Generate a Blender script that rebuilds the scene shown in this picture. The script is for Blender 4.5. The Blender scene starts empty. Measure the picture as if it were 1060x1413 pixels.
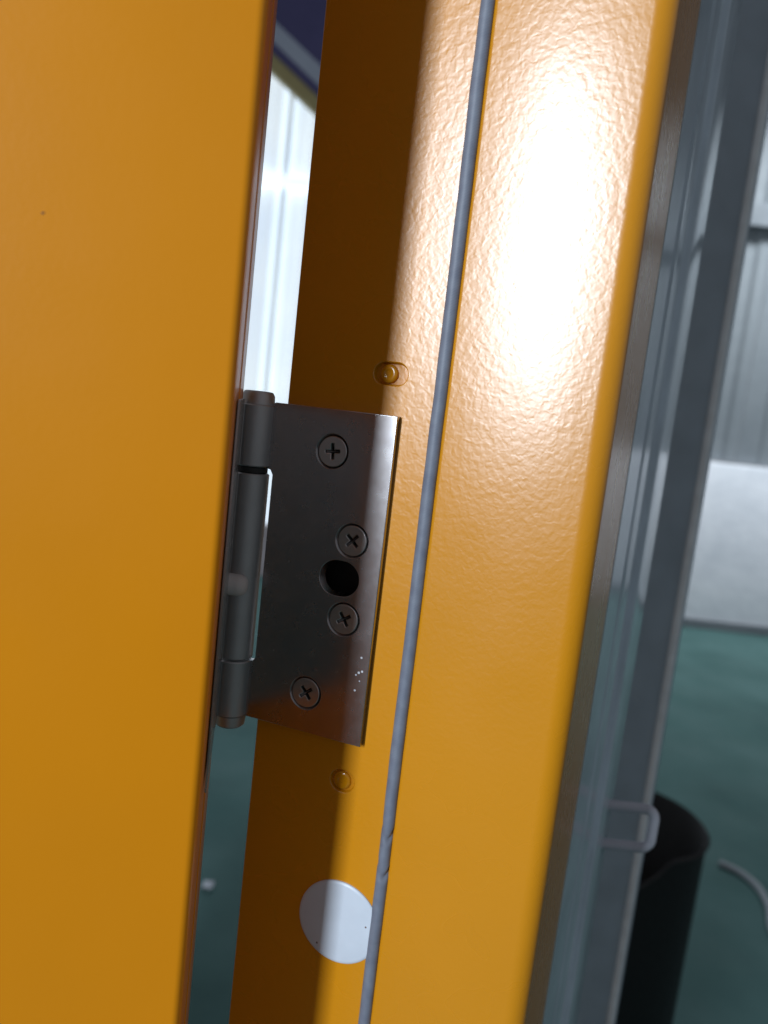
import bpy, bmesh, math, random
from mathutils import Vector, Matrix, noise as mnoise
random.seed(7)
R = math.radians
scene = bpy.context.scene
C = scene.collection

# ------------------------------------------------------------------ camera
EYE = 1.5
cam_d = bpy.data.cameras.new('camera'); cam = bpy.data.objects.new('camera', cam_d); C.objects.link(cam)
ROLL, PITCH = R(6.5), R(7.5)
fwd = Vector((0, math.cos(PITCH), -math.sin(PITCH)))
up0 = Vector((0, math.sin(PITCH), math.cos(PITCH))); rt0 = Vector((1, 0, 0))
# picture is rolled: horizon falls to the right, verticals lean to the right at the top
rt = rt0 * math.cos(ROLL) - up0 * math.sin(ROLL) * -1
up = up0 * math.cos(ROLL) - rt0 * math.sin(ROLL)
m = Matrix((rt, up, -fwd)).transposed().to_4x4(); m.translation = (0, 0, EYE)
cam.matrix_world = m
cam_d.sensor_fit = 'VERTICAL'; cam_d.sensor_height = 36; cam_d.sensor_width = 27
cam_d.lens = 36 * 1060 / 1413
cam_d.clip_start = 0.01; cam_d.clip_end = 60
cam_d.dof.use_dof = True; cam_d.dof.focus_distance = 0.272; cam_d.dof.aperture_fstop = 9.0
scene.camera = cam

# ------------------------------------------------------------------ world and lamps
w = bpy.data.worlds.new('World'); scene.world = w; w.use_nodes = True
bg = w.node_tree.nodes['Background']
bg.inputs[0].default_value = (0.90, 0.95, 1.05, 1); bg.inputs[1].default_value = 0.215

def area(name, loc, target, sx, sy, power, col):
    d = bpy.data.lights.new(name, 'AREA'); d.shape = 'RECTANGLE'; d.size = sx; d.size_y = sy
    d.energy = power; d.color = col
    o = bpy.data.objects.new(name, d); C.objects.link(o); o.location = loc
    o.rotation_euler = (Vector(target) - Vector(loc)).to_track_quat('-Z', 'Y').to_euler()
    return o
area('lamp_key', (-1.46, -2.22, 2.19), (0.05, 0.25, 1.52), 0.27, 1.15, 94, (0.85, 0.98, 1.11))
area('fill_hall', (3.4, 5.0, 4.6), (2.9, 6.3, 0.6), 1.6, 0.4, 72, (0.86, 0.94, 1.0)).data.spread = R(120)  # unseen fill, added to brighten the back wall and floor

vs = scene.view_settings
vs.view_transform = 'Standard'; vs.look = 'None'; vs.exposure = 0; vs.gamma = 1; vs.use_curve_mapping = False

# ------------------------------------------------------------------ materials
class NT:
    def __init__(s, name):
        s.m = bpy.data.materials.new(name); s.m.use_nodes = True
        s.t = s.m.node_tree; s.b = s.t.nodes['Principled BSDF']
    def n(s, typ, **k):
        nd = s.t.nodes.new(typ)
        for a, v in k.items():
            if isinstance(a, str) and hasattr(nd, a): setattr(nd, a, v)
        return nd
    def l(s, a, b): s.t.links.new(a, b)
    def coord(s, scale=(1, 1, 1), rot=(0, 0, 0)):
        tc = s.n('ShaderNodeTexCoord'); mp = s.n('ShaderNodeMapping')
        mp.inputs['Scale'].default_value = scale; mp.inputs['Rotation'].default_value = rot
        s.l(tc.outputs['Object'], mp.inputs['Vector']); return mp.outputs['Vector']
    def noise(s, vec, scale, detail=2, rough=.5, dist=0):
        nd = s.n('ShaderNodeTexNoise'); nd.inputs['Scale'].default_value = scale
        nd.inputs['Detail'].default_value = detail; nd.inputs['Roughness'].default_value = rough
        nd.inputs['Distortion'].default_value = dist
        s.l(vec, nd.inputs['Vector']); return nd.outputs['Fac']
    def ramp(s, fac, stops):
        nd = s.n('ShaderNodeValToRGB'); e = nd.color_ramp.elements
        e[0].position, e[0].color = stops[0][0], (*stops[0][1], 1)
        e[1].position, e[1].color = stops[-1][0], (*stops[-1][1], 1)
        for p, c in stops[1:-1]:
            q = e.new(p); q.color = (*c, 1)
        s.l(fac, nd.inputs[0]); return nd.outputs[0]
    def bump(s, h, strength, dist, prev=None):
        nd = s.n('ShaderNodeBump'); nd.inputs['Strength'].default_value = strength
        nd.inputs['Distance'].default_value = dist
        s.l(h, nd.inputs['Height'])
        if prev: s.l(prev, nd.inputs['Normal'])
        return nd.outputs['Normal']
    def g(s, a):  # gray triple
        return (a, a, a)

def paint_orange(name, peel, rough, ior=1.5, base=(0.590, 0.228, 0.004)):
    k = NT(name); v = k.coord()
    f = k.noise(v, 9, 3)
    col = k.ramp(f, [(.3, tuple(c * .96 for c in base)), (.7, tuple(c * 1.04 for c in base))])
    k.l(col, k.b.inputs['Base Color'])
    rr = k.ramp(k.noise(v, 40, 2), [(.3, k.g(rough * .95)), (.7, k.g(rough * 1.07))])
    k.l(rr, k.b.inputs['Roughness'])
    n1 = k.bump(k.noise(v, 490, 1.0, .5, .3), 1.0, peel)
    n2 = k.bump(k.noise(v, 120, 1), 1.0, peel * .6, n1)
    k.l(n2, k.b.inputs['Normal'])
    k.b.inputs['IOR'].default_value = ior
    return k.m

def plain(name, col, rough, metal=0., nscale=60, var=.08, bump=0., bscale=300, ior=1.5):
    k = NT(name); v = k.coord()
    c = k.ramp(k.noise(v, nscale, 4), [(.3, tuple(x * (1 - var) for x in col)), (.7, tuple(x * (1 + var) for x in col))])
    k.l(c, k.b.inputs['Base Color']); k.b.inputs['Metallic'].default_value = metal
    k.b.inputs['IOR'].default_value = ior
    rr = k.ramp(k.noise(v, nscale * 2.3, 3), [(.3, k.g(rough * .88)), (.7, k.g(min(1, rough * 1.12)))])
    k.l(rr, k.b.inputs['Roughness'])
    if bump: k.l(k.bump(k.noise(v, bscale, 3), 1.0, bump), k.b.inputs['Normal'])
    return k.m

def steel(name, col, rough, brush=(60, 60, 2500), bump=2e-6):
    k = NT(name); v = k.coord(); vb = k.coord(brush)
    smudge = k.noise(v, 70, 4, .6, .8)
    c = k.ramp(smudge, [(.3, tuple(x * .93 for x in col)), (.7, tuple(x * 1.04 for x in col))])
    k.l(c, k.b.inputs['Base Color']); k.b.inputs['Metallic'].default_value = 1
    mix = k.n('ShaderNodeMath', operation='ADD'); mix.operation = 'ADD'
    b1 = k.noise(vb, 1, 3); s2 = k.noise(v, 160, 4, .65)
    k.l(b1, mix.inputs[0]); k.l(s2, mix.inputs[1])
    rr = k.ramp(mix.outputs[0], [(.0, k.g(rough * .6)), (1.0, k.g(rough * 1.25))])
    mul = k.n('ShaderNodeMath'); mul.operation = 'MULTIPLY'; mul.inputs[1].default_value = .5
    k.l(s2, mul.inputs[0]); mul.inputs[1].default_value = 1.0; rr = k.ramp(mul.outputs[0], [(.3, k.g(rough * .93)), (.7, k.g(rough * 1.08))])
    k.l(rr, k.b.inputs['Roughness'])
    nb = k.bump(b1, .6, bump); pass
    k.l(nb, k.b.inputs['Normal'])
    return k.m

M = {}
M['paint_frame'] = paint_orange('orange_powder_coat', 6.2e-5, .275, 1.66)
M['paint_gloss'] = paint_orange('orange_paint_pool', 1.2e-5, .16, 1.53)
M['paint_door'] = paint_orange('orange_door_paint', 2.6e-5, .30, 1.40, (0.610, 0.212, 0.003))
M['steel'] = steel('brushed_stainless', (.43, .41, .41), .26, (30, 30, 260), 3e-7)
M['steel_barrel'] = steel('drawn_stainless', (.50, .48, .475), .5, (900, 900, 30))
M['screw'] = steel('screw_steel', (.58, .56, .55), .30, (300, 300, 300))
M['dark_hole'] = plain('hollow_shade', (.02, .018, .016), .6)  # near-black colour holds the shade of the hollow frame and knuckle gap
M['recess'] = plain('recess_steel', (.12, .11, .105), .4, metal=.8)
M['nylon'] = plain('nylon_grey', (.62, .57, .55), .5)
M['cap'] = plain('white_plastic', (.56, .60, .66), .42, nscale=120, var=.03, bump=6e-6)
M['bin'] = plain('black_plastic', (.005, .005, .0055), .6)
M['grey_gloss'] = plain('grey_gloss_profile', (.58, .65, .73), .12, nscale=25, var=.12)
M['grey_post'] = plain('slate_grey_paint', (.34, .40, .46), .42, nscale=25, var=.1)
M['highlight'] = plain('pale_highlight_paint', (.85, .89, .93), .55)
M['staple'] = plain('grey_zinc', (.42, .42, .47), .45)
M['speck'] = plain('dark_chip', (.10, .035, .01), .6)
M['scratch'] = plain('dried_drip', (.62, .62, .64), .5)

def rubber():
    k = NT('grey_ribbed_rubber'); v = k.coord()
    c = k.ramp(k.noise(v, 200, 4), [(.3, (.13, .14, .18)), (.7, (.175, .19, .23))])
    k.l(c, k.b.inputs['Base Color']); k.b.inputs['Roughness'].default_value = .55
    vb = k.coord((1, 1, 1), (0, R(38), 0))
    wv = k.n('ShaderNodeTexWave'); wv.wave_type = 'BANDS'; wv.bands_direction = 'Z'
    wv.inputs['Scale'].default_value = 420; wv.inputs['Distortion'].default_value = .6
    k.l(vb, wv.inputs['Vector'])
    k.l(k.bump(wv.outputs['Fac'], .8, 2.2e-5), k.b.inputs['Normal']); return k.m
M['rubber'] = rubber()

def floor_mat():
    k = NT('teal_floor_paint'); v = k.coord()
    f = k.noise(v, 1.3, 6, .6)
    c = k.ramp(f, [(.3, (.046, .104, .098)), (.5, (.070, .146, .138)), (.7, (.092, .18, .172))])
    k.l(c, k.b.inputs['Base Color'])
    rr = k.ramp(k.noise(v, 3.1, 5), [(.3, k.g(.62)), (.7, k.g(.85))]); k.l(rr, k.b.inputs['Roughness']); k.b.inputs['IOR'].default_value = 1.3
    return k.m
M['floor'] = floor_mat()
def wall_mat(name, a, b, sc, rough=.85):
    k = NT(name); v = k.coord()
    c = k.ramp(k.noise(v, sc, 7, .62, .4), [(.3, a), (.7, b)]); k.l(c, k.b.inputs['Base Color'])
    k.b.inputs['Roughness'].default_value = rough
    k.l(k.bump(k.noise(v, sc * 9, 4), .7, .006), k.b.inputs['Normal']); return k.m
M['plaster'] = wall_mat('whitewashed_plaster', (.58, .61, .66), (.76, .78, .82), 2.2)
M['cladding'] = wall_mat('grey_cladding', (.20, .225, .245), (.27, .295, .315), .9, .5)
M['girt'] = wall_mat('grey_girt', (.17, .19, .21), (.21, .23, .25), 3, .5)
M['rafter'] = wall_mat('rafter_grey', (.30, .33, .40), (.36, .39, .46), 3, .5)
M['violet'] = wall_mat('dark_violet_sheet', (.045, .040, .12), (.060, .052, .15), 3, .6)
M['olive'] = wall_mat('olive_shadow_band', (.30, .24, .10), (.36, .29, .13), 3, .7)
M['white_wire'] = plain('pale_hose', (.30, .33, .35), .6)
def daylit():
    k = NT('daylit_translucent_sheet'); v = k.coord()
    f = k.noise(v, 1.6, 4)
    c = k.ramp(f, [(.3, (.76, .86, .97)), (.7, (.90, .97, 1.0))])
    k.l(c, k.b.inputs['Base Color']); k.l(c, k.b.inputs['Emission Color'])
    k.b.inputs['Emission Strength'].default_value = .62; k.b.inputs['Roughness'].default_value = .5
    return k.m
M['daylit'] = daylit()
M['seam_shade'] = daylit(); M['seam_shade'].node_tree.nodes['Principled BSDF'].inputs['Emission Strength'].default_value = .36  # shadow lines at the seams, put in as a weaker glow
M['glow_rail'] = daylit(); M['glow_rail'].node_tree.nodes['Principled BSDF'].inputs['Emission Strength'].default_value = .95  # the rail's bright line is put in as its own glow

# ------------------------------------------------------------------ helpers
def obj(name, me, mat, parent=None, smooth=True, autosmooth=35):
    o = bpy.data.objects.new(name, me); C.objects.link(o)
    if mat: 
        if not me.materials: me.materials.append(mat)
    if parent: o.parent = parent
    if smooth:
        for p in me.polygons: p.use_smooth = True
        try: me.set_sharp_from_angle(angle=R(autosmooth))
        except Exception: pass
    return o
def thing(name, label, cat, loc=(0, 0, 0), rz=0, group=None):
    o = bpy.data.objects.new(name, None); C.objects.link(o); o.empty_display_size = .05
    o.location = loc; o.rotation_euler = (0, 0, rz)
    return tag(o, label, cat, group)
def tag(o, label=None, cat=None, group=None, kind=None):
    if label: o['label'] = label
    if cat: o['category'] = cat
    if group: o['group'] = group
    if kind: o['kind'] = kind
    return o
def from_bm(bm, name):
    bmesh.ops.recalc_face_normals(bm, faces=bm.faces)
    me = bpy.data.meshes.new(name); bm.to_mesh(me); bm.free(); return me
def prism(name, pts, z0, z1):
    """closed plan outline (x,y) raised from z0 to z1"""
    bm = bmesh.new()
    a = [bm.verts.new((x, y, z0)) for x, y in pts]; b = [bm.verts.new((x, y, z1)) for x, y in pts]
    n = len(pts)
    for i in range(n): bm.faces.new((a[i], a[(i + 1) % n], b[(i + 1) % n], b[i]))
    bm.faces.new(a); bm.faces.new(b[::-1])
    return from_bm(bm, name)
def box(name, x0, x1, y0, y1, z0, z1, bev=0.):
    bm = bmesh.new(); bmesh.ops.create_cube(bm, size=1)
    for v in bm.verts: v.co = Vector(((x0 + x1) / 2 + v.co.x * (x1 - x0), (y0 + y1) / 2 + v.co.y * (y1 - y0), (z0 + z1) / 2 + v.co.z * (z1 - z0)))
    if bev: bmesh.ops.bevel(bm, geom=bm.edges[:], offset=bev, segments=2, affect='EDGES', profile=.6)
    return from_bm(bm, name)
def lathe(name, prof, seg=40, axis='Z'):
    """prof: (radius, height) pairs, revolved about Z (or about -Y so that height points to the viewer)"""
    bm = bmesh.new(); rings = []
    for r, h in prof:
        if r < 1e-7: rings.append([bm.verts.new((0, 0, h))]); continue
        rings.append([bm.verts.new((r * math.cos(2 * math.pi * i / seg), r * math.sin(2 * math.pi * i / seg), h)) for i in range(seg)])
    for a, b in zip(rings, rings[1:]):
        if len(a) == 1 and len(b) == 1: continue
        for i in range(seg):
            j = (i + 1) % seg
            if len(a) == 1: bm.faces.new((a[0], b[i], b[j]))
            elif len(b) == 1: bm.faces.new((a[i], a[j], b[0]))
            else: bm.faces.new((a[i], a[j], b[j], b[i]))
    if axis == 'Y':
        for v in bm.verts: v.co = Vector((v.co.x, -v.co.z, v.co.y))
    return from_bm(bm, name)
def tube(name, pts, rad, seg=12, caps=True):
    bm = bmesh.new(); rings = []; n = len(pts); pts = [Vector(p) for p in pts]
    prev = None
    for i, p in enumerate(pts):
        t = (pts[min(i + 1, n - 1)] - pts[max(i - 1, 0)]).normalized()
        if prev is None:
            a = t.orthogonal().normalized()
        else:
            a = (prev - t * prev.dot(t)).normalized()
        prev = a; b = t.cross(a)
        r = rad(i) if callable(rad) else rad
        rings.append([bm.verts.new(p + (a * math.cos(2 * math.pi * k / seg) + b * math.sin(2 * math.pi * k / seg)) * r) for k in range(seg)])
    for a, b in zip(rings, rings[1:]):
        for k in range(seg): bm.faces.new((a[k], a[(k + 1) % seg], b[(k + 1) % seg], b[k]))
    if caps: bm.faces.new(rings[0][::-1]); bm.faces.new(rings[-1])
    return from_bm(bm, name)
def plate(name, loops, thick, bev, y_front):
    """flat sheet standing in local XZ, outlines as lists of (x,z); first is the outside, others are holes; front at y_front, back at y_front+thick"""
    cu = bpy.data.curves.new(name, 'CURVE'); cu.dimensions = '2D'; cu.fill_mode = 'BOTH'
    cu.extrude = max(thick / 2 - bev, 1e-6); cu.bevel_depth = bev; cu.bevel_resolution = 2; cu.offset = -bev
    for lp in loops:
        sp = cu.splines.new('POLY'); sp.points.add(len(lp) - 1); sp.use_cyclic_u = True
        for p, (x, z) in zip(sp.points, lp): p.co = (x * 100, z * 100, 0, 1)
    cu.extrude *= 100; cu.bevel_depth *= 100; cu.offset *= 100
    tmp = bpy.data.objects.new('tmp', cu); C.objects.link(tmp)
    dg = bpy.context.evaluated_depsgraph_get(); dg.update()
    me = bpy.data.meshes.new_from_object(tmp.evaluated_get(dg)); me.name = name
    bpy.data.objects.remove(tmp); bpy.data.curves.remove(cu)
    for v in me.vertices:
        x, z, d = v.co / 100
        v.co = (x, y_front + thick / 2 - d, z)
    bm = bmesh.new(); bm.from_mesh(me)
    bmesh.ops.remove_doubles(bm, verts=bm.verts, dist=1e-7)
    bmesh.ops.recalc_face_normals(bm, faces=bm.faces); bm.to_mesh(me); bm.free()
    me.materials.clear()
    return me
def circle(cx, cz, r, n=40): return [(cx + r * math.cos(2 * math.pi * i / n), cz + r * math.sin(2 * math.pi * i / n)) for i in range(n)]
def stadium(cx, cz, half, r, n=18):
    a = [(cx + half + r * math.cos(t), cz + r * math.sin(t)) for t in [-math.pi / 2 + math.pi * i / n for i in range(n + 1)]]
    b = [(cx - half + r * math.cos(t), cz + r * math.sin(t)) for t in [math.pi / 2 + math.pi * i / n for i in range(n + 1)]]
    return a + b
def arc(cx, cy, r, a0, a1, n=8): return [(cx + r * math.cos(R(a0 + (a1 - a0) * i / n)), cy + r * math.sin(R(a0 + (a1 - a0) * i / n))) for i in range(n + 1)]
mm = .001
def cone(name, outer, inner, y0, y1):
    """sloping wall between an outer outline at depth y0 and an inner one at y1"""
    bm = bmesh.new(); a = [bm.verts.new((x, y0, z)) for x, z in outer]; b = [bm.verts.new((x, y1, z)) for x, z in inner]
    n = len(a)
    for i in range(n): bm.faces.new((a[i], a[(i + 1) % n], b[(i + 1) % n], b[i]))
    return from_bm(bm, name)

# ------------------------------------------------------------------ setting behind: floor, wall, cladding
bm = bmesh.new(); bmesh.ops.create_grid(bm, x_segments=8, y_segments=8, size=1)
for v in bm.verts: v.co = Vector((v.co.x * 14 + 2, v.co.y * 10 + 3, 0))
tag(obj('floor', from_bm(bm, 'floor'), M['floor']), kind='structure')

WY = 6.3
# low plaster wall with an uneven top
bm = bmesh.new(); n = 60; xs = [-.2 + 10.2 * i / n for i in range(n + 1)]; rows = []
for x in xs:
    top = 1.385 + .012 * mnoise.noise(Vector((x * 2.3, 0, 0)))
    rows.append([bm.verts.new((x, WY, 0)), bm.verts.new((x, WY, top - .02)), bm.verts.new((x, WY + .02, top)), bm.verts.new((x, WY + .24, top)), bm.verts.new((x, WY + .24, 0))])
for a, b in zip(rows, rows[1:]):
    for j in range(4): bm.faces.new((a[j], a[j + 1], b[j + 1], b[j]))
bm.faces.new(rows[0]); bm.faces.new(rows[-1])
tag(obj('low_wall', from_bm(bm, 'low_wall'), M['plaster'], autosmooth=50), 'whitewashed low wall with rough top edge at the back of the hall', 'wall')
tag(obj('foot_shadow', box('foot_shadow', -.2, 10, WY - .035, WY - .001, .004, .075), M['girt'], smooth=False), 'dark skirting strip at the foot of the whitewashed wall', 'shadow')  # dark strip stands in for the shadow at the wall foot

def ribbed(name, width, z0, z1, depth=.022, pitch=.30):
    """one ribbed sheet of cladding, x from 0 to width, ribs towards the viewer"""
    pts = []; x = 0
    while x < width - 1e-6:
        for dx, d in ((0, 0), (.17, 0), (.20, depth), (.265, depth), (.295, 0)):
            if x + dx <= width: pts.append((x + dx, -d))
        x += pitch
    pts.append((width, 0))
    back = [(px, py + .004) for px, py in reversed(pts)]
    bm = bmesh.new(); pr = pts + back
    N = len(pts)
    a = [bm.verts.new((px, py, z0)) for px, py in pr]; b = [bm.verts.new((px, py, z1)) for px, py in pr]
    for i in range(len(pr)):
        j = (i + 1) % len(pr); bm.faces.new((a[i], a[j], b[j], b[i]))
    for i in range(N - 1):
        bm.faces.new((a[i], a[i + 1], a[2 * N - 2 - i], a[2 * N - 1 - i])); bm.faces.new((b[i], b[i + 1], b[2 * N - 2 - i], b[2 * N - 1 - i]))
    return from_bm(bm, name)
cw = thing('cladding_wall', 'pale grey ribbed metal cladding above the whitewashed low wall', 'cladding', (0, WY + .12, 0))
sheet = ribbed('sheet', .895, 1.40, 7.0); sheet.materials.append(M['cladding'])
for i in range(11):
    o = obj('sheet', sheet, None, cw, smooth=False); o.location = (.15 + i * .9, 0, 0)
for z in (3.34, 5.5):
    obj('girt', box('girt', .15, 10, -.12, -.036, z - .085, z + .085), M['girt'], cw, smooth=False)
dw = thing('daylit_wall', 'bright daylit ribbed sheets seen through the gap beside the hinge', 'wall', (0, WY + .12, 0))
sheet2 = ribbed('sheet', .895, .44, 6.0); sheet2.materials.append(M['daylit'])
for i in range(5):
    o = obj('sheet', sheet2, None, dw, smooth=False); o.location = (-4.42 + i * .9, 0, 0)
obj('rail', box('rail', -4.4, .1, -.075, -.037, 3.165, 3.235), M['glow_rail'], dw, smooth=False)
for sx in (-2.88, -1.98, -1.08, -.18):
    obj('seam_shade', box('seam_shade', sx - .022, sx + .022, -.050, -.026, .44, 6.0), M['seam_shade'], dw, smooth=False)
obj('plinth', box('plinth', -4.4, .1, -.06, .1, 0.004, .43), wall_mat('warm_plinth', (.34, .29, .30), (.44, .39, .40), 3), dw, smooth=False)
# sloping roof edge across the top of the daylit wall
rf = thing('roof_rafter', 'grey sloping rafter under dark violet roofing at top of gap', 'rafter', (-1.04, WY - .12, 4.055))
rf.rotation_euler = (0, R(36), 0)
obj('beam', box('beam', -3.2, 1.5, -.05, .05, -.055, .06), M['rafter'], rf, smooth=False)
obj('flange', box('flange', -3.2, 1.5, -.052, .07, -.115, -.057), M['violet'], rf, smooth=False)
obj('shadow_band', box('shadow_band', -3.2, 1.5, -.04, .06, -.215, -.117), M['olive'], rf, smooth=False)  # olive strip: shadow band below the rafter, put in as colour
obj('roof_sheet', box('roof_sheet', -3.2, 1.5, -.045, .045, .062, 2.6), M['violet'], rf, smooth=False)

# ------------------------------------------------------------------ black bin and bits on the floor
bn = thing('waste_bin', 'open black round bin with slanting rim behind the grey post', 'bin', (.592, 1.555, 0.004))
def bin_top(x):     # rim height: cut aslant, falling towards the left
    t = .05 - x
    return .696 - (.9 * t if t > 0 else 0) * min(1, abs(t) / .03)
bm = bmesh.new(); seg = 64; levels = []
for rad, fz, dz in ((.150, 0, 0), (.156, .3, 0), (.160, 1, -.006), (.166, 1, 0), (.160, 1, .005), (.155, 1, -.002), (.148, .3, 0), (.140, .03, 0)):
    ring = []
    for k in range(seg):
        a = 2 * math.pi * k / seg; x, y = rad * math.cos(a), rad * math.sin(a)
        ring.append(bm.verts.new((x, y, bin_top(x) * fz + dz)))
    levels.append(ring)
for a, b in zip(levels, levels[1:]):
    for k in range(seg): bm.faces.new((a[k], a[(k + 1) % seg], b[(k + 1) % seg], b[k]))
bm.faces.new(levels[-1]); bm.faces.new(levels[0])
obj('shell', from_bm(bm, 'shell'), M['bin'], bn)
ctl = [Vector(p) for p in ((1.36, 2.63, .012), (1.415, 2.58, .012), (1.440, 2.50, .012), (1.425, 2.39, .012), (1.38, 2.28, .012), (1.37, 2.20, .012))]
pts = []
for a, b, c_, d in zip([ctl[0]] + ctl, ctl, ctl[1:], ctl[2:] + [ctl[-1]]):
    for i in range(6):
        t = i / 6; pts.append(.5 * ((2 * b) + (c_ - a) * t + (2 * a - 5 * b + 4 * c_ - d) * t * t + (3 * b - a - 3 * c_ + d) * t ** 3))
tag(obj('hose_offcut', tube('hose_offcut', pts, .0115, 10), M['white_wire']), 'short pale curved hose offcut lying on the dark floor', 'hose')
bm = bmesh.new(); bmesh.ops.create_grid(bm, x_segments=5, y_segments=3, size=1)
for v in bm.verts: v.co = Vector((v.co.x * .016, v.co.y * .018, .006 + .008 * mnoise.noise(v.co * 2.1)))
o = obj('paper_scrap', from_bm(bm, 'paper_scrap'), M['cap']); o.location = (-.405, 2.17, .008)
so = o.modifiers.new('t', 'SOLIDIFY'); so.thickness = .001
tag(o, 'small white paper scrap on the teal floor below the hinge', 'scrap')

# ------------------------------------------------------------------ grey profile, staple and post at right
pr = thing('steel_profile', 'glossy grey metal profile standing behind the orange frame edge', 'profile', (0, 0, 0))
P = [(.1145, .3695), (.1402, .4200), (.1412, .4218), (.1424, .4222), (.1432, .4330), (.1488, .4338), (.1500, .4346), (.1662, .4650), (.1668, .4672), (.1660, .4690), (.150, .480), (.100, .42), (.106, .372)]
obj('channel', prism('channel', P, .005, 2.35), M['grey_gloss'], pr, autosmooth=25)
d1 = (Vector((.1402, .4200)) - Vector((.1145, .3695))).normalized(); nr = Vector((d1.y, -d1.x))
q0 = Vector((.1145, .3695)) + d1 * .030; q1 = q0 + d1 * .012
obj('bead', prism('bead', [tuple(q0 + nr * .0002), tuple(q0 + d1 * .004 + nr * .0008), tuple(q1 - d1 * .004 + nr * .0008), tuple(q1 + nr * .0002), tuple(q1 - nr * .001), tuple(q0 - nr * .001)], .006, 2.349), M['grey_gloss'], pr, autosmooth=50)
sp = []
x0, x1, zt, zb, yy = .157, .1910, 1.2715, 1.2455, .4570
cr = .0065
sp.append((x0, yy, zt)); sp.append((x0 + .008, yy, zt))
for i in range(9): t = math.pi / 2 - math.pi / 2 * i / 8; sp.append((x1 - cr + cr * math.cos(t), yy, zt - cr + cr * math.sin(t)))
for i in range(9): t = -math.pi / 2 * i / 8; sp.append((x1 - cr + cr * math.cos(t), yy, zb + cr + cr * math.sin(t)))
sp.append((x0 + .008, yy, zb)); sp.append((x0, yy, zb))
obj('staple', tube('staple', sp, .0033, 14), M['staple'], pr)['label'] = 'pale U shaped metal staple'

po = thing('steel_post', 'slate grey steel post with rounded lip, nearest the right edge', 'post', (.2670, .750, 0))
P = [(-.006, .0005), (.0335, .0005)] + arc(.0335, .0045, .004, -90, 0, 6) + [(.0375, .018), (.0375, .10), (-.006, .10)]
obj('shaft', prism('shaft', P, .005, 2.35), M['grey_post'], po, autosmooth=40)
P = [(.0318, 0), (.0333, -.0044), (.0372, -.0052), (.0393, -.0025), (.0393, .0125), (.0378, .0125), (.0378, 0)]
obj('edge_highlight', prism('edge_highlight', P, .006, 2.349), M['highlight'], po, autosmooth=60)  # pale strip painted in for the highlight along the post's edge
P = [(.0399, .0135)] + arc(.0462, .0155, .002, -90, 0, 4) + [(.0482, .06), (.0399, .06)]
obj('lip', prism('lip', P, .005, 2.35), M['grey_post'], po, autosmooth=40)

# ------------------------------------------------------------------ orange door frame (local x along its face, y into depth)
ANG = -R(19.8); OX, OY = .00124, .2663
fr = thing('door_frame', 'orange powder coated steel door frame carrying the hinge and grey gasket', 'door frame', (OX, OY, 0), ANG)
Z = EYE
FY = 2.5 * mm
H0, H1 = .005, 2.12
slot_hole = stadium(-15.2 * mm, Z - 61.4 * mm, 1.2 * mm, 6.9 * mm)
kn_u = stadium(-5.5 * mm, Z + 12.7 * mm, 2.35 * mm, 3.9 * mm)
kn_l = stadium(-6.6 * mm, Z - 138 * mm, .55 * mm, 4.3 * mm)
outer = [(-44.3 * mm, H0), (14.6 * mm, H0), (14.6 * mm, H1), (-44.3 * mm, H1)]
obj('rebate_plate', plate('rebate_plate', [outer, slot_hole, kn_u, kn_l], 2.0 * mm, .4 * mm, FY), M['paint_frame'], fr, smooth=False)
# pressed knock-outs: a sunk slot with sloping walls and a round plug in it
def knock(x, z, half, r, depth, slope, plug_r, plug_x, plug_h):
    k = obj('knockout', plate('knockout', [stadium(x, z, half + .4 * mm, r - slope + .4 * mm)], .8 * mm, .05 * mm, FY + depth), M['paint_frame'], fr, smooth=False)
    obj('knockout_wall', cone('knockout_wall', stadium(x, z, half, r + .15 * mm), stadium(x, z, half, r - slope), FY + .12 * mm, FY + depth + .05 * mm), M['paint_gloss'], k, autosmooth=60)
    h = plug_h
    pl = lathe('plug', [(plug_r, 0), (plug_r * .97, h * .6), (plug_r * .88, h * .9), (plug_r * .7, h), (plug_r * .40, h * 1.01), (plug_r * .34, h * .94), (plug_r * .26, h * .93), (0, h * .95)], 40, 'Y')
    p = obj('plug', pl, M['paint_gloss'], k, autosmooth=60); p.location = (plug_x, FY + depth, z)
knock(-5.5 * mm, Z + 12.7 * mm, 2.35 * mm, 3.9 * mm, 1.9 * mm, .45 * mm, 3.35 * mm, -6.5 * mm, 1.75 * mm)
knock(-6.6 * mm, Z - 138 * mm, .55 * mm, 4.3 * mm, 1.2 * mm, .4 * mm, 3.6 * mm, -7.0 * mm, 1.15 * mm)
# stop with rounded shoulder and rounded outer bend, folded back along the reveal
o_ = arc(16.7 * mm, FY + 1.7 * mm, 1.7 * mm, 180, 270, 8)
o_ += arc(64.2 * mm, FY + 7.0 * mm, 7.0 * mm, -90, 0, 16)
back = 134 * mm
prof = [(15.0 * mm, FY + 6 * mm)] + o_ + [(71.2 * mm, back), (69.7 * mm, back)]
inner = arc(64.2 * mm, FY + 7.0 * mm, 5.5 * mm, 0, -90, 12) + [(18 * mm, FY + 1.5 * mm), (16.6 * mm, FY + 2.6 * mm), (16.6 * mm, FY + 6 * mm)]
obj('stop', prism('stop', prof + inner, H0, H1), M['paint_frame'], fr, autosmooth=40)
obj('side_return', box('side_return', -44.2 * mm, -42.8 * mm, FY + 2.1 * mm, back, H0, H1), M['paint_frame'], fr, smooth=False)
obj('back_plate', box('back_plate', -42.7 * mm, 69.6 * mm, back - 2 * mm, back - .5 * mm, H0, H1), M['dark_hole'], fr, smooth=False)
obj('hinge_backing', box('hinge_backing', -40 * mm, 12 * mm, FY + 12 * mm, FY + 15 * mm, Z - .14, Z + .02), M['dark_hole'], fr, smooth=False)
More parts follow.
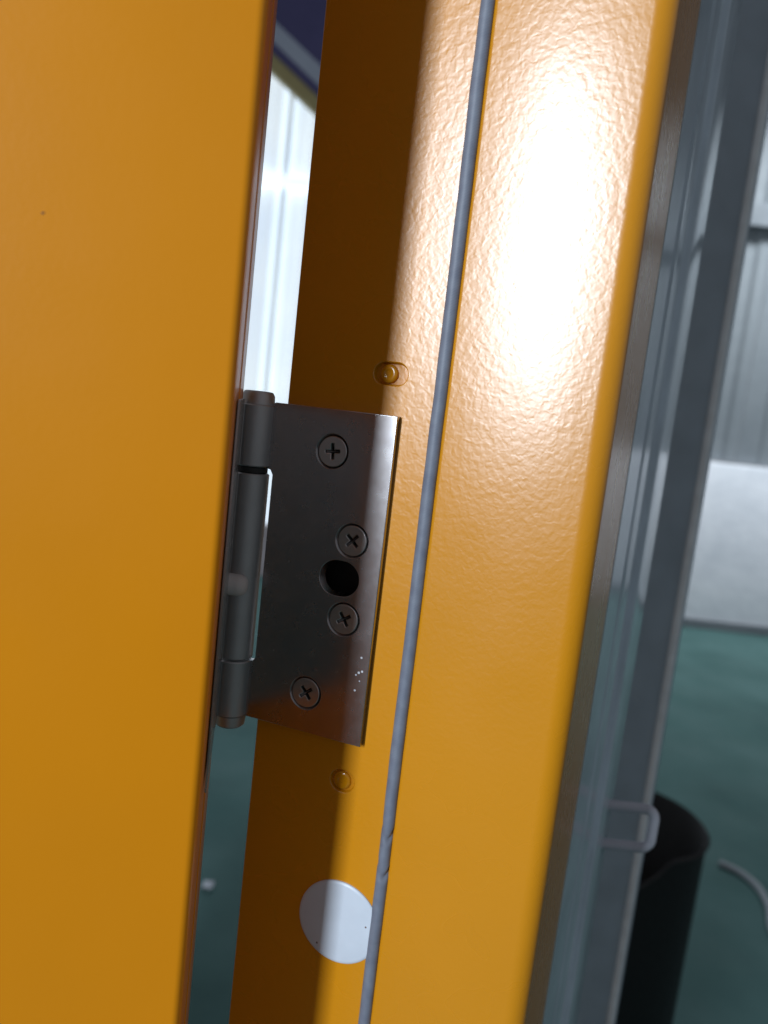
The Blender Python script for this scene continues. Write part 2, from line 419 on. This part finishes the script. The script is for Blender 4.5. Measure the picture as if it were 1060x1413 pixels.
# white plug cap
cp = lathe('plug_cap', [(16.4 * mm, 0), (16.4 * mm, .45 * mm), (16.0 * mm, .85 * mm), (15.2 * mm, 1.0 * mm), (8 * mm, 1.1 * mm), (0, 1.15 * mm)], 72, 'Y')
o = obj('plug_cap', cp, M['cap'], fr); o.location = (-1.7 * mm, FY, Z - 193.4 * mm); o['label'] = 'round white plastic plug cap half under the gasket'
for sx, sz in ((11.3, 2.2), (-7.5, -11.0)):
    s_ = obj('dirt_speck', lathe('dirt_speck', [(.45 * mm, 0), (.3 * mm, .1 * mm), (0, .12 * mm)], 8, 'Y'), M['speck'], o); s_.location = (sx * mm, -1.0 * mm, sz * mm)
# gasket cord: a near-round rubber tube along the stop, pinched at one joint
zs = [H0 + .02 * i for i in range(int((1.18 - H0) / .02))]
z = 1.18
while z < 1.82: zs.append(z); z += .0008
while z < H1: zs.append(z); z += .02
bm = bmesh.new(); rings = []; seg = 20
for z in zs:
    near = 1.15 < z < 1.85
    wob = .00022 * mnoise.noise(Vector((z * 22, 0, 1.3))) + .00012 * mnoise.noise(Vector((z * 90, 4, 1.3))) if near else 0
    cx = 13.10 * mm + wob; cy = FY + .5 * mm
    d = z - (Z - 157.5 * mm)
    ring = []
    for k in range(seg):
        a = 2 * math.pi * k / seg
        rad = 2.35 * mm
        if near: rad *= 1 + .03 * mnoise.noise(Vector((z * 60, math.cos(a), math.sin(a))))
        # two slanting folds at the joint, on the right-hand half
        side = max(0, math.cos(a - R(-20)))
        for dz, dep in ((.0075, .42), (-.0075, .46)):
            e = d - dz - math.sin(a) * .004 + math.cos(a) * .002
            rad *= 1 - dep * math.exp(-(e / .0013) ** 2) * (.25 + .75 * side)
        if abs(d) < .007: rad *= 1 - .10 * side
        ring.append(bm.verts.new((cx + rad * math.cos(a), cy + rad * math.sin(a), z)))
    rings.append(ring)
for a, b in zip(rings, rings[1:]):
    for k in range(seg): bm.faces.new((a[k], a[(k + 1) % seg], b[(k + 1) % seg], b[k]))
bm.faces.new(rings[0]); bm.faces.new(rings[-1])
obj('gasket', from_bm(bm, 'gasket'), M['rubber'], fr, autosmooth=80)['label'] = 'ribbed blue grey rubber gasket cord with a pinched joint'

# ------------------------------------------------------------------ hinge
hg = thing('hinge', 'stainless steel butt hinge screwed to the orange frame beside the door', 'hinge', (OX, OY, Z - .128), ANG)
HZ = .128     # local height of eye level above the hinge's own base
top, bot = HZ - 1.6 * mm, HZ - 121.6 * mm
screws = [(-23.0, -16.5, 6), (-11.8, -47.1, 47), (-11.8, -76.0, 33), (-23.7, -106.6, 40)]
k1, k2, k3 = (-3.0, -25.6), (-28.2, -98.8), (-99.6, -121.6)
# leaf outline has tongues at the knuckles it carries
BX, BY, BR = -54.5 * mm, -1.0 * mm, 6.5 * mm
lx = -46.0 * mm
outl = [(0, top), (lx - 1.2 * mm, top), (lx - 4.2 * mm, top - 1.6 * mm), (lx - 4.2 * mm, HZ - 25.6 * mm), (lx - 1.0 * mm, HZ - 26.2 * mm), (lx, HZ - 28 * mm), (lx, HZ - 98 * mm), (lx - 1.0 * mm, HZ - 99.4 * mm), (lx - 4.2 * mm, HZ - 99.8 * mm), (lx - 4.2 * mm, bot), (0, bot)]
holes = [circle(x * mm, HZ + z * mm, 6.25 * mm, 48) for x, z, _ in screws]
holes.append(stadium(-15.2 * mm, HZ - 61.4 * mm, 1.25 * mm, 6.45 * mm))
fl = obj('frame_leaf', plate('frame_leaf', [outl] + holes, 3.4 * mm, .22 * mm, -.95 * mm), M['steel'], hg, smooth=False)
for x, z, _ in screws:
    obj('countersink', cone('countersink', circle(x * mm, HZ + z * mm, 6.3 * mm, 48), circle(x * mm, HZ + z * mm, 5.6 * mm, 48), -.75 * mm, .25 * mm), M['steel'], hg, autosmooth=60)
obj('countersink', cone('countersink', stadium(-15.2 * mm, HZ - 61.4 * mm, 1.25 * mm, 6.5 * mm), stadium(-14.6 * mm, HZ - 61.2 * mm, 1.3 * mm, 5.8 * mm), -.75 * mm, 1.4 * mm), M['steel'], hg, autosmooth=60)
# screws with a real cross recess
def cross(a, w, l, n=4):
    pts = []
    for q in range(4):
        c = a + q * 90
        for ang, r in ((c - 45, w * 1.30), (c - math.degrees(math.asin(w / l)), l), (c, l * 1.03), (c + math.degrees(math.asin(w / l)), l)):
            pts.append((r * math.cos(R(ang)), r * math.sin(R(ang))))
    return pts
for x, z, a in screws:
    h = obj('screw', plate('screw', [circle(0, 0, 5.5 * mm, 48), cross(a, .62 * mm, 2.85 * mm)], 1.5 * mm, .26 * mm, .30 * mm), M['screw'], hg, smooth=False)
    h.location = (x * mm, -.95 * mm, HZ + z * mm); h.rotation_euler = (R(random.uniform(-2.0, 2.0)), 0, R(random.uniform(-2.0, 2.0)))
    # tapered recess floor
    bmx = bmesh.new(); o1 = cross(a, .66 * mm, 2.95 * mm); o2 = cross(a, .25 * mm, 1.1 * mm)
    v1 = [bmx.verts.new((p, 1.5 * mm, q)) for p, q in o1]; v2 = [bmx.verts.new((p, 2.35 * mm, q)) for p, q in o2]
    for i in range(len(v1)): bmx.faces.new((v1[i], v1[(i + 1) % len(v1)], v2[(i + 1) % len(v1)], v2[i]))
    bmx.faces.new(v2)
    obj('cross_recess', from_bm(bmx, 'cross_recess'), M['recess'], h, smooth=False)
# dried drips on the leaf
for i, (dx, dz, r) in enumerate(((-3.2, -88.5, .42), (-3.6, -94.2, .5), (-2.4, -93.5, .45), (-4.6, -95.2, .38), (-4.4, -101, .42), (-3.0, -97.2, .28))):
    o = obj('dried_drip', lathe('dried_drip', [(r * mm, 0), (r * .8 * mm, .05 * mm), (0, .07 * mm)], 10, 'Y'), M['scratch'], fl); o.location = (dx * mm, -.94 * mm, HZ + dz * mm)
# barrel
def knuckle(name, z0, z1, r0=BR, ch=.45 * mm, mat='steel_barrel'):
    me = lathe(name, [(0, z0), (r0 - ch, z0), (r0, z0 + ch), (r0, z1 - ch), (r0 - ch, z1), (0, z1)], 48)
    o = obj(name, me, M[mat], hg, autosmooth=30); o.location = (BX, BY, 0); return o
for (a, b) in (k1, k3): knuckle('knuckle', HZ + b * mm, HZ + a * mm)
knuckle('knuckle', HZ + k2[1] * mm, HZ + k2[0] * mm)
knuckle('bearing_ring', HZ - 28.1 * mm, HZ - 25.7 * mm, BR - .75 * mm, .3 * mm, 'dark_hole')
me = lathe('pin_cap', [(0, HZ - 3.0 * mm), (BR - .4 * mm, HZ - 3.0 * mm), (BR - .55 * mm, HZ + .3 * mm), (BR - 1.2 * mm, HZ + 1.5 * mm), (BR - 1.8 * mm, HZ + 1.8 * mm), (0, HZ + 1.9 * mm)], 48)
o = obj('pin_cap', me, M['steel_barrel'], hg, autosmooth=30); o.location = (BX, BY, 0)
me = lathe('pin_cap', [(0, HZ - 126.5 * mm), (BR - 1.6 * mm, HZ - 126.4 * mm), (BR - .7 * mm, HZ - 125.6 * mm), (BR - .35 * mm, HZ - 122.2 * mm), (BR - .35 * mm, HZ - 121.7 * mm), (0, HZ - 121.6 * mm)], 48)
o = obj('pin_cap', me, M['steel_barrel'], hg, autosmooth=30); o.location = (BX, BY, 0)

# ------------------------------------------------------------------ door (local x points left along its face, y into its thickness)
EX, EY = -.0417, .1995
DA = R(9.8)      # edge runs away at heading -9.2 degrees
dr = thing('door', 'flat orange door leaf standing open at the left', 'door', (EX, EY, 0), DA)
# local axes after rotation: +x right along face, +y away. panel lies at negative x
T1, T2 = 36 * mm, 76 * mm
D0, D1 = .012, 2.09
P = [(-.86, 0)] + arc(-2.6 * mm, 2.6 * mm, 2.6 * mm, -90, 0, 10) + [(0, T1), (-.86, T1)]
obj('front_skin', prism('front_skin', P, D0, D1), M['paint_door'], dr, autosmooth=40)
P = [(-.86, T1 + .2 * mm), (-1.4 * mm, T1 + .2 * mm), (-1.4 * mm, T1 + 2.0 * mm), (-.5 * mm, T1 + 2.2 * mm)] + [(.35 * mm, T1 + 3.0 * mm), (.4 * mm, T2 - 1 * mm), (-.6 * mm, T2), (-.86, T2)]
obj('rear_skin', prism('rear_skin', P, D0, D1), M['paint_door'], dr, autosmooth=40)
o = obj('paint_chip', lathe('paint_chip', [(.5 * mm, 0), (.4 * mm, .06 * mm), (0, .08 * mm)], 9, 'Y'), M['speck'], dr)
o.location = (-48.6 * mm, 0, Z + 37.5 * mm); o.scale = (1.0, 1, .55); o.rotation_euler = (0, R(-25), 0)

# the hinge's second leaf, along the door edge from the barrel
c, s = math.cos(DA - ANG), math.sin(DA - ANG)
def door_to_hinge(x, y):
    wx = EX + x * math.cos(DA) - y * math.sin(DA) - OX; wy = EY + x * math.sin(DA) + y * math.cos(DA) - OY
    return (wx * math.cos(ANG) + wy * math.sin(ANG), -wx * math.sin(ANG) + wy * math.cos(ANG))
P = [door_to_hinge(*p) for p in ((.5 * mm, 22 * mm), (1.0 * mm, 22 * mm), (1.0 * mm, 80 * mm), (.5 * mm, 80 * mm))]
dl = obj('door_leaf', prism('door_leaf', P, bot, top), M['steel'], hg, smooth=False)
# nylon stop peg crossing the barrel
px, py = door_to_hinge(.6 * mm, 55 * mm)
o = obj('stop_peg', lathe('stop_peg', [(0, -6 * mm), (4.0 * mm, -6 * mm), (4.0 * mm, 5.0 * mm), (3.5 * mm, 6.9 * mm), (2.2 * mm, 8.0 * mm), (0, 8.3 * mm)], 30), M['nylon'], hg)
o.rotation_euler = (0, R(90), -ANG * .6); o.location = (-56.6 * mm, -9.0 * mm, HZ - 69.5 * mm)

scene.render.film_transparent = False
try:
    scene.cycles.use_denoising = True
    scene.cycles.max_bounces = 8; scene.cycles.sample_clamp_indirect = 6
except Exception: pass
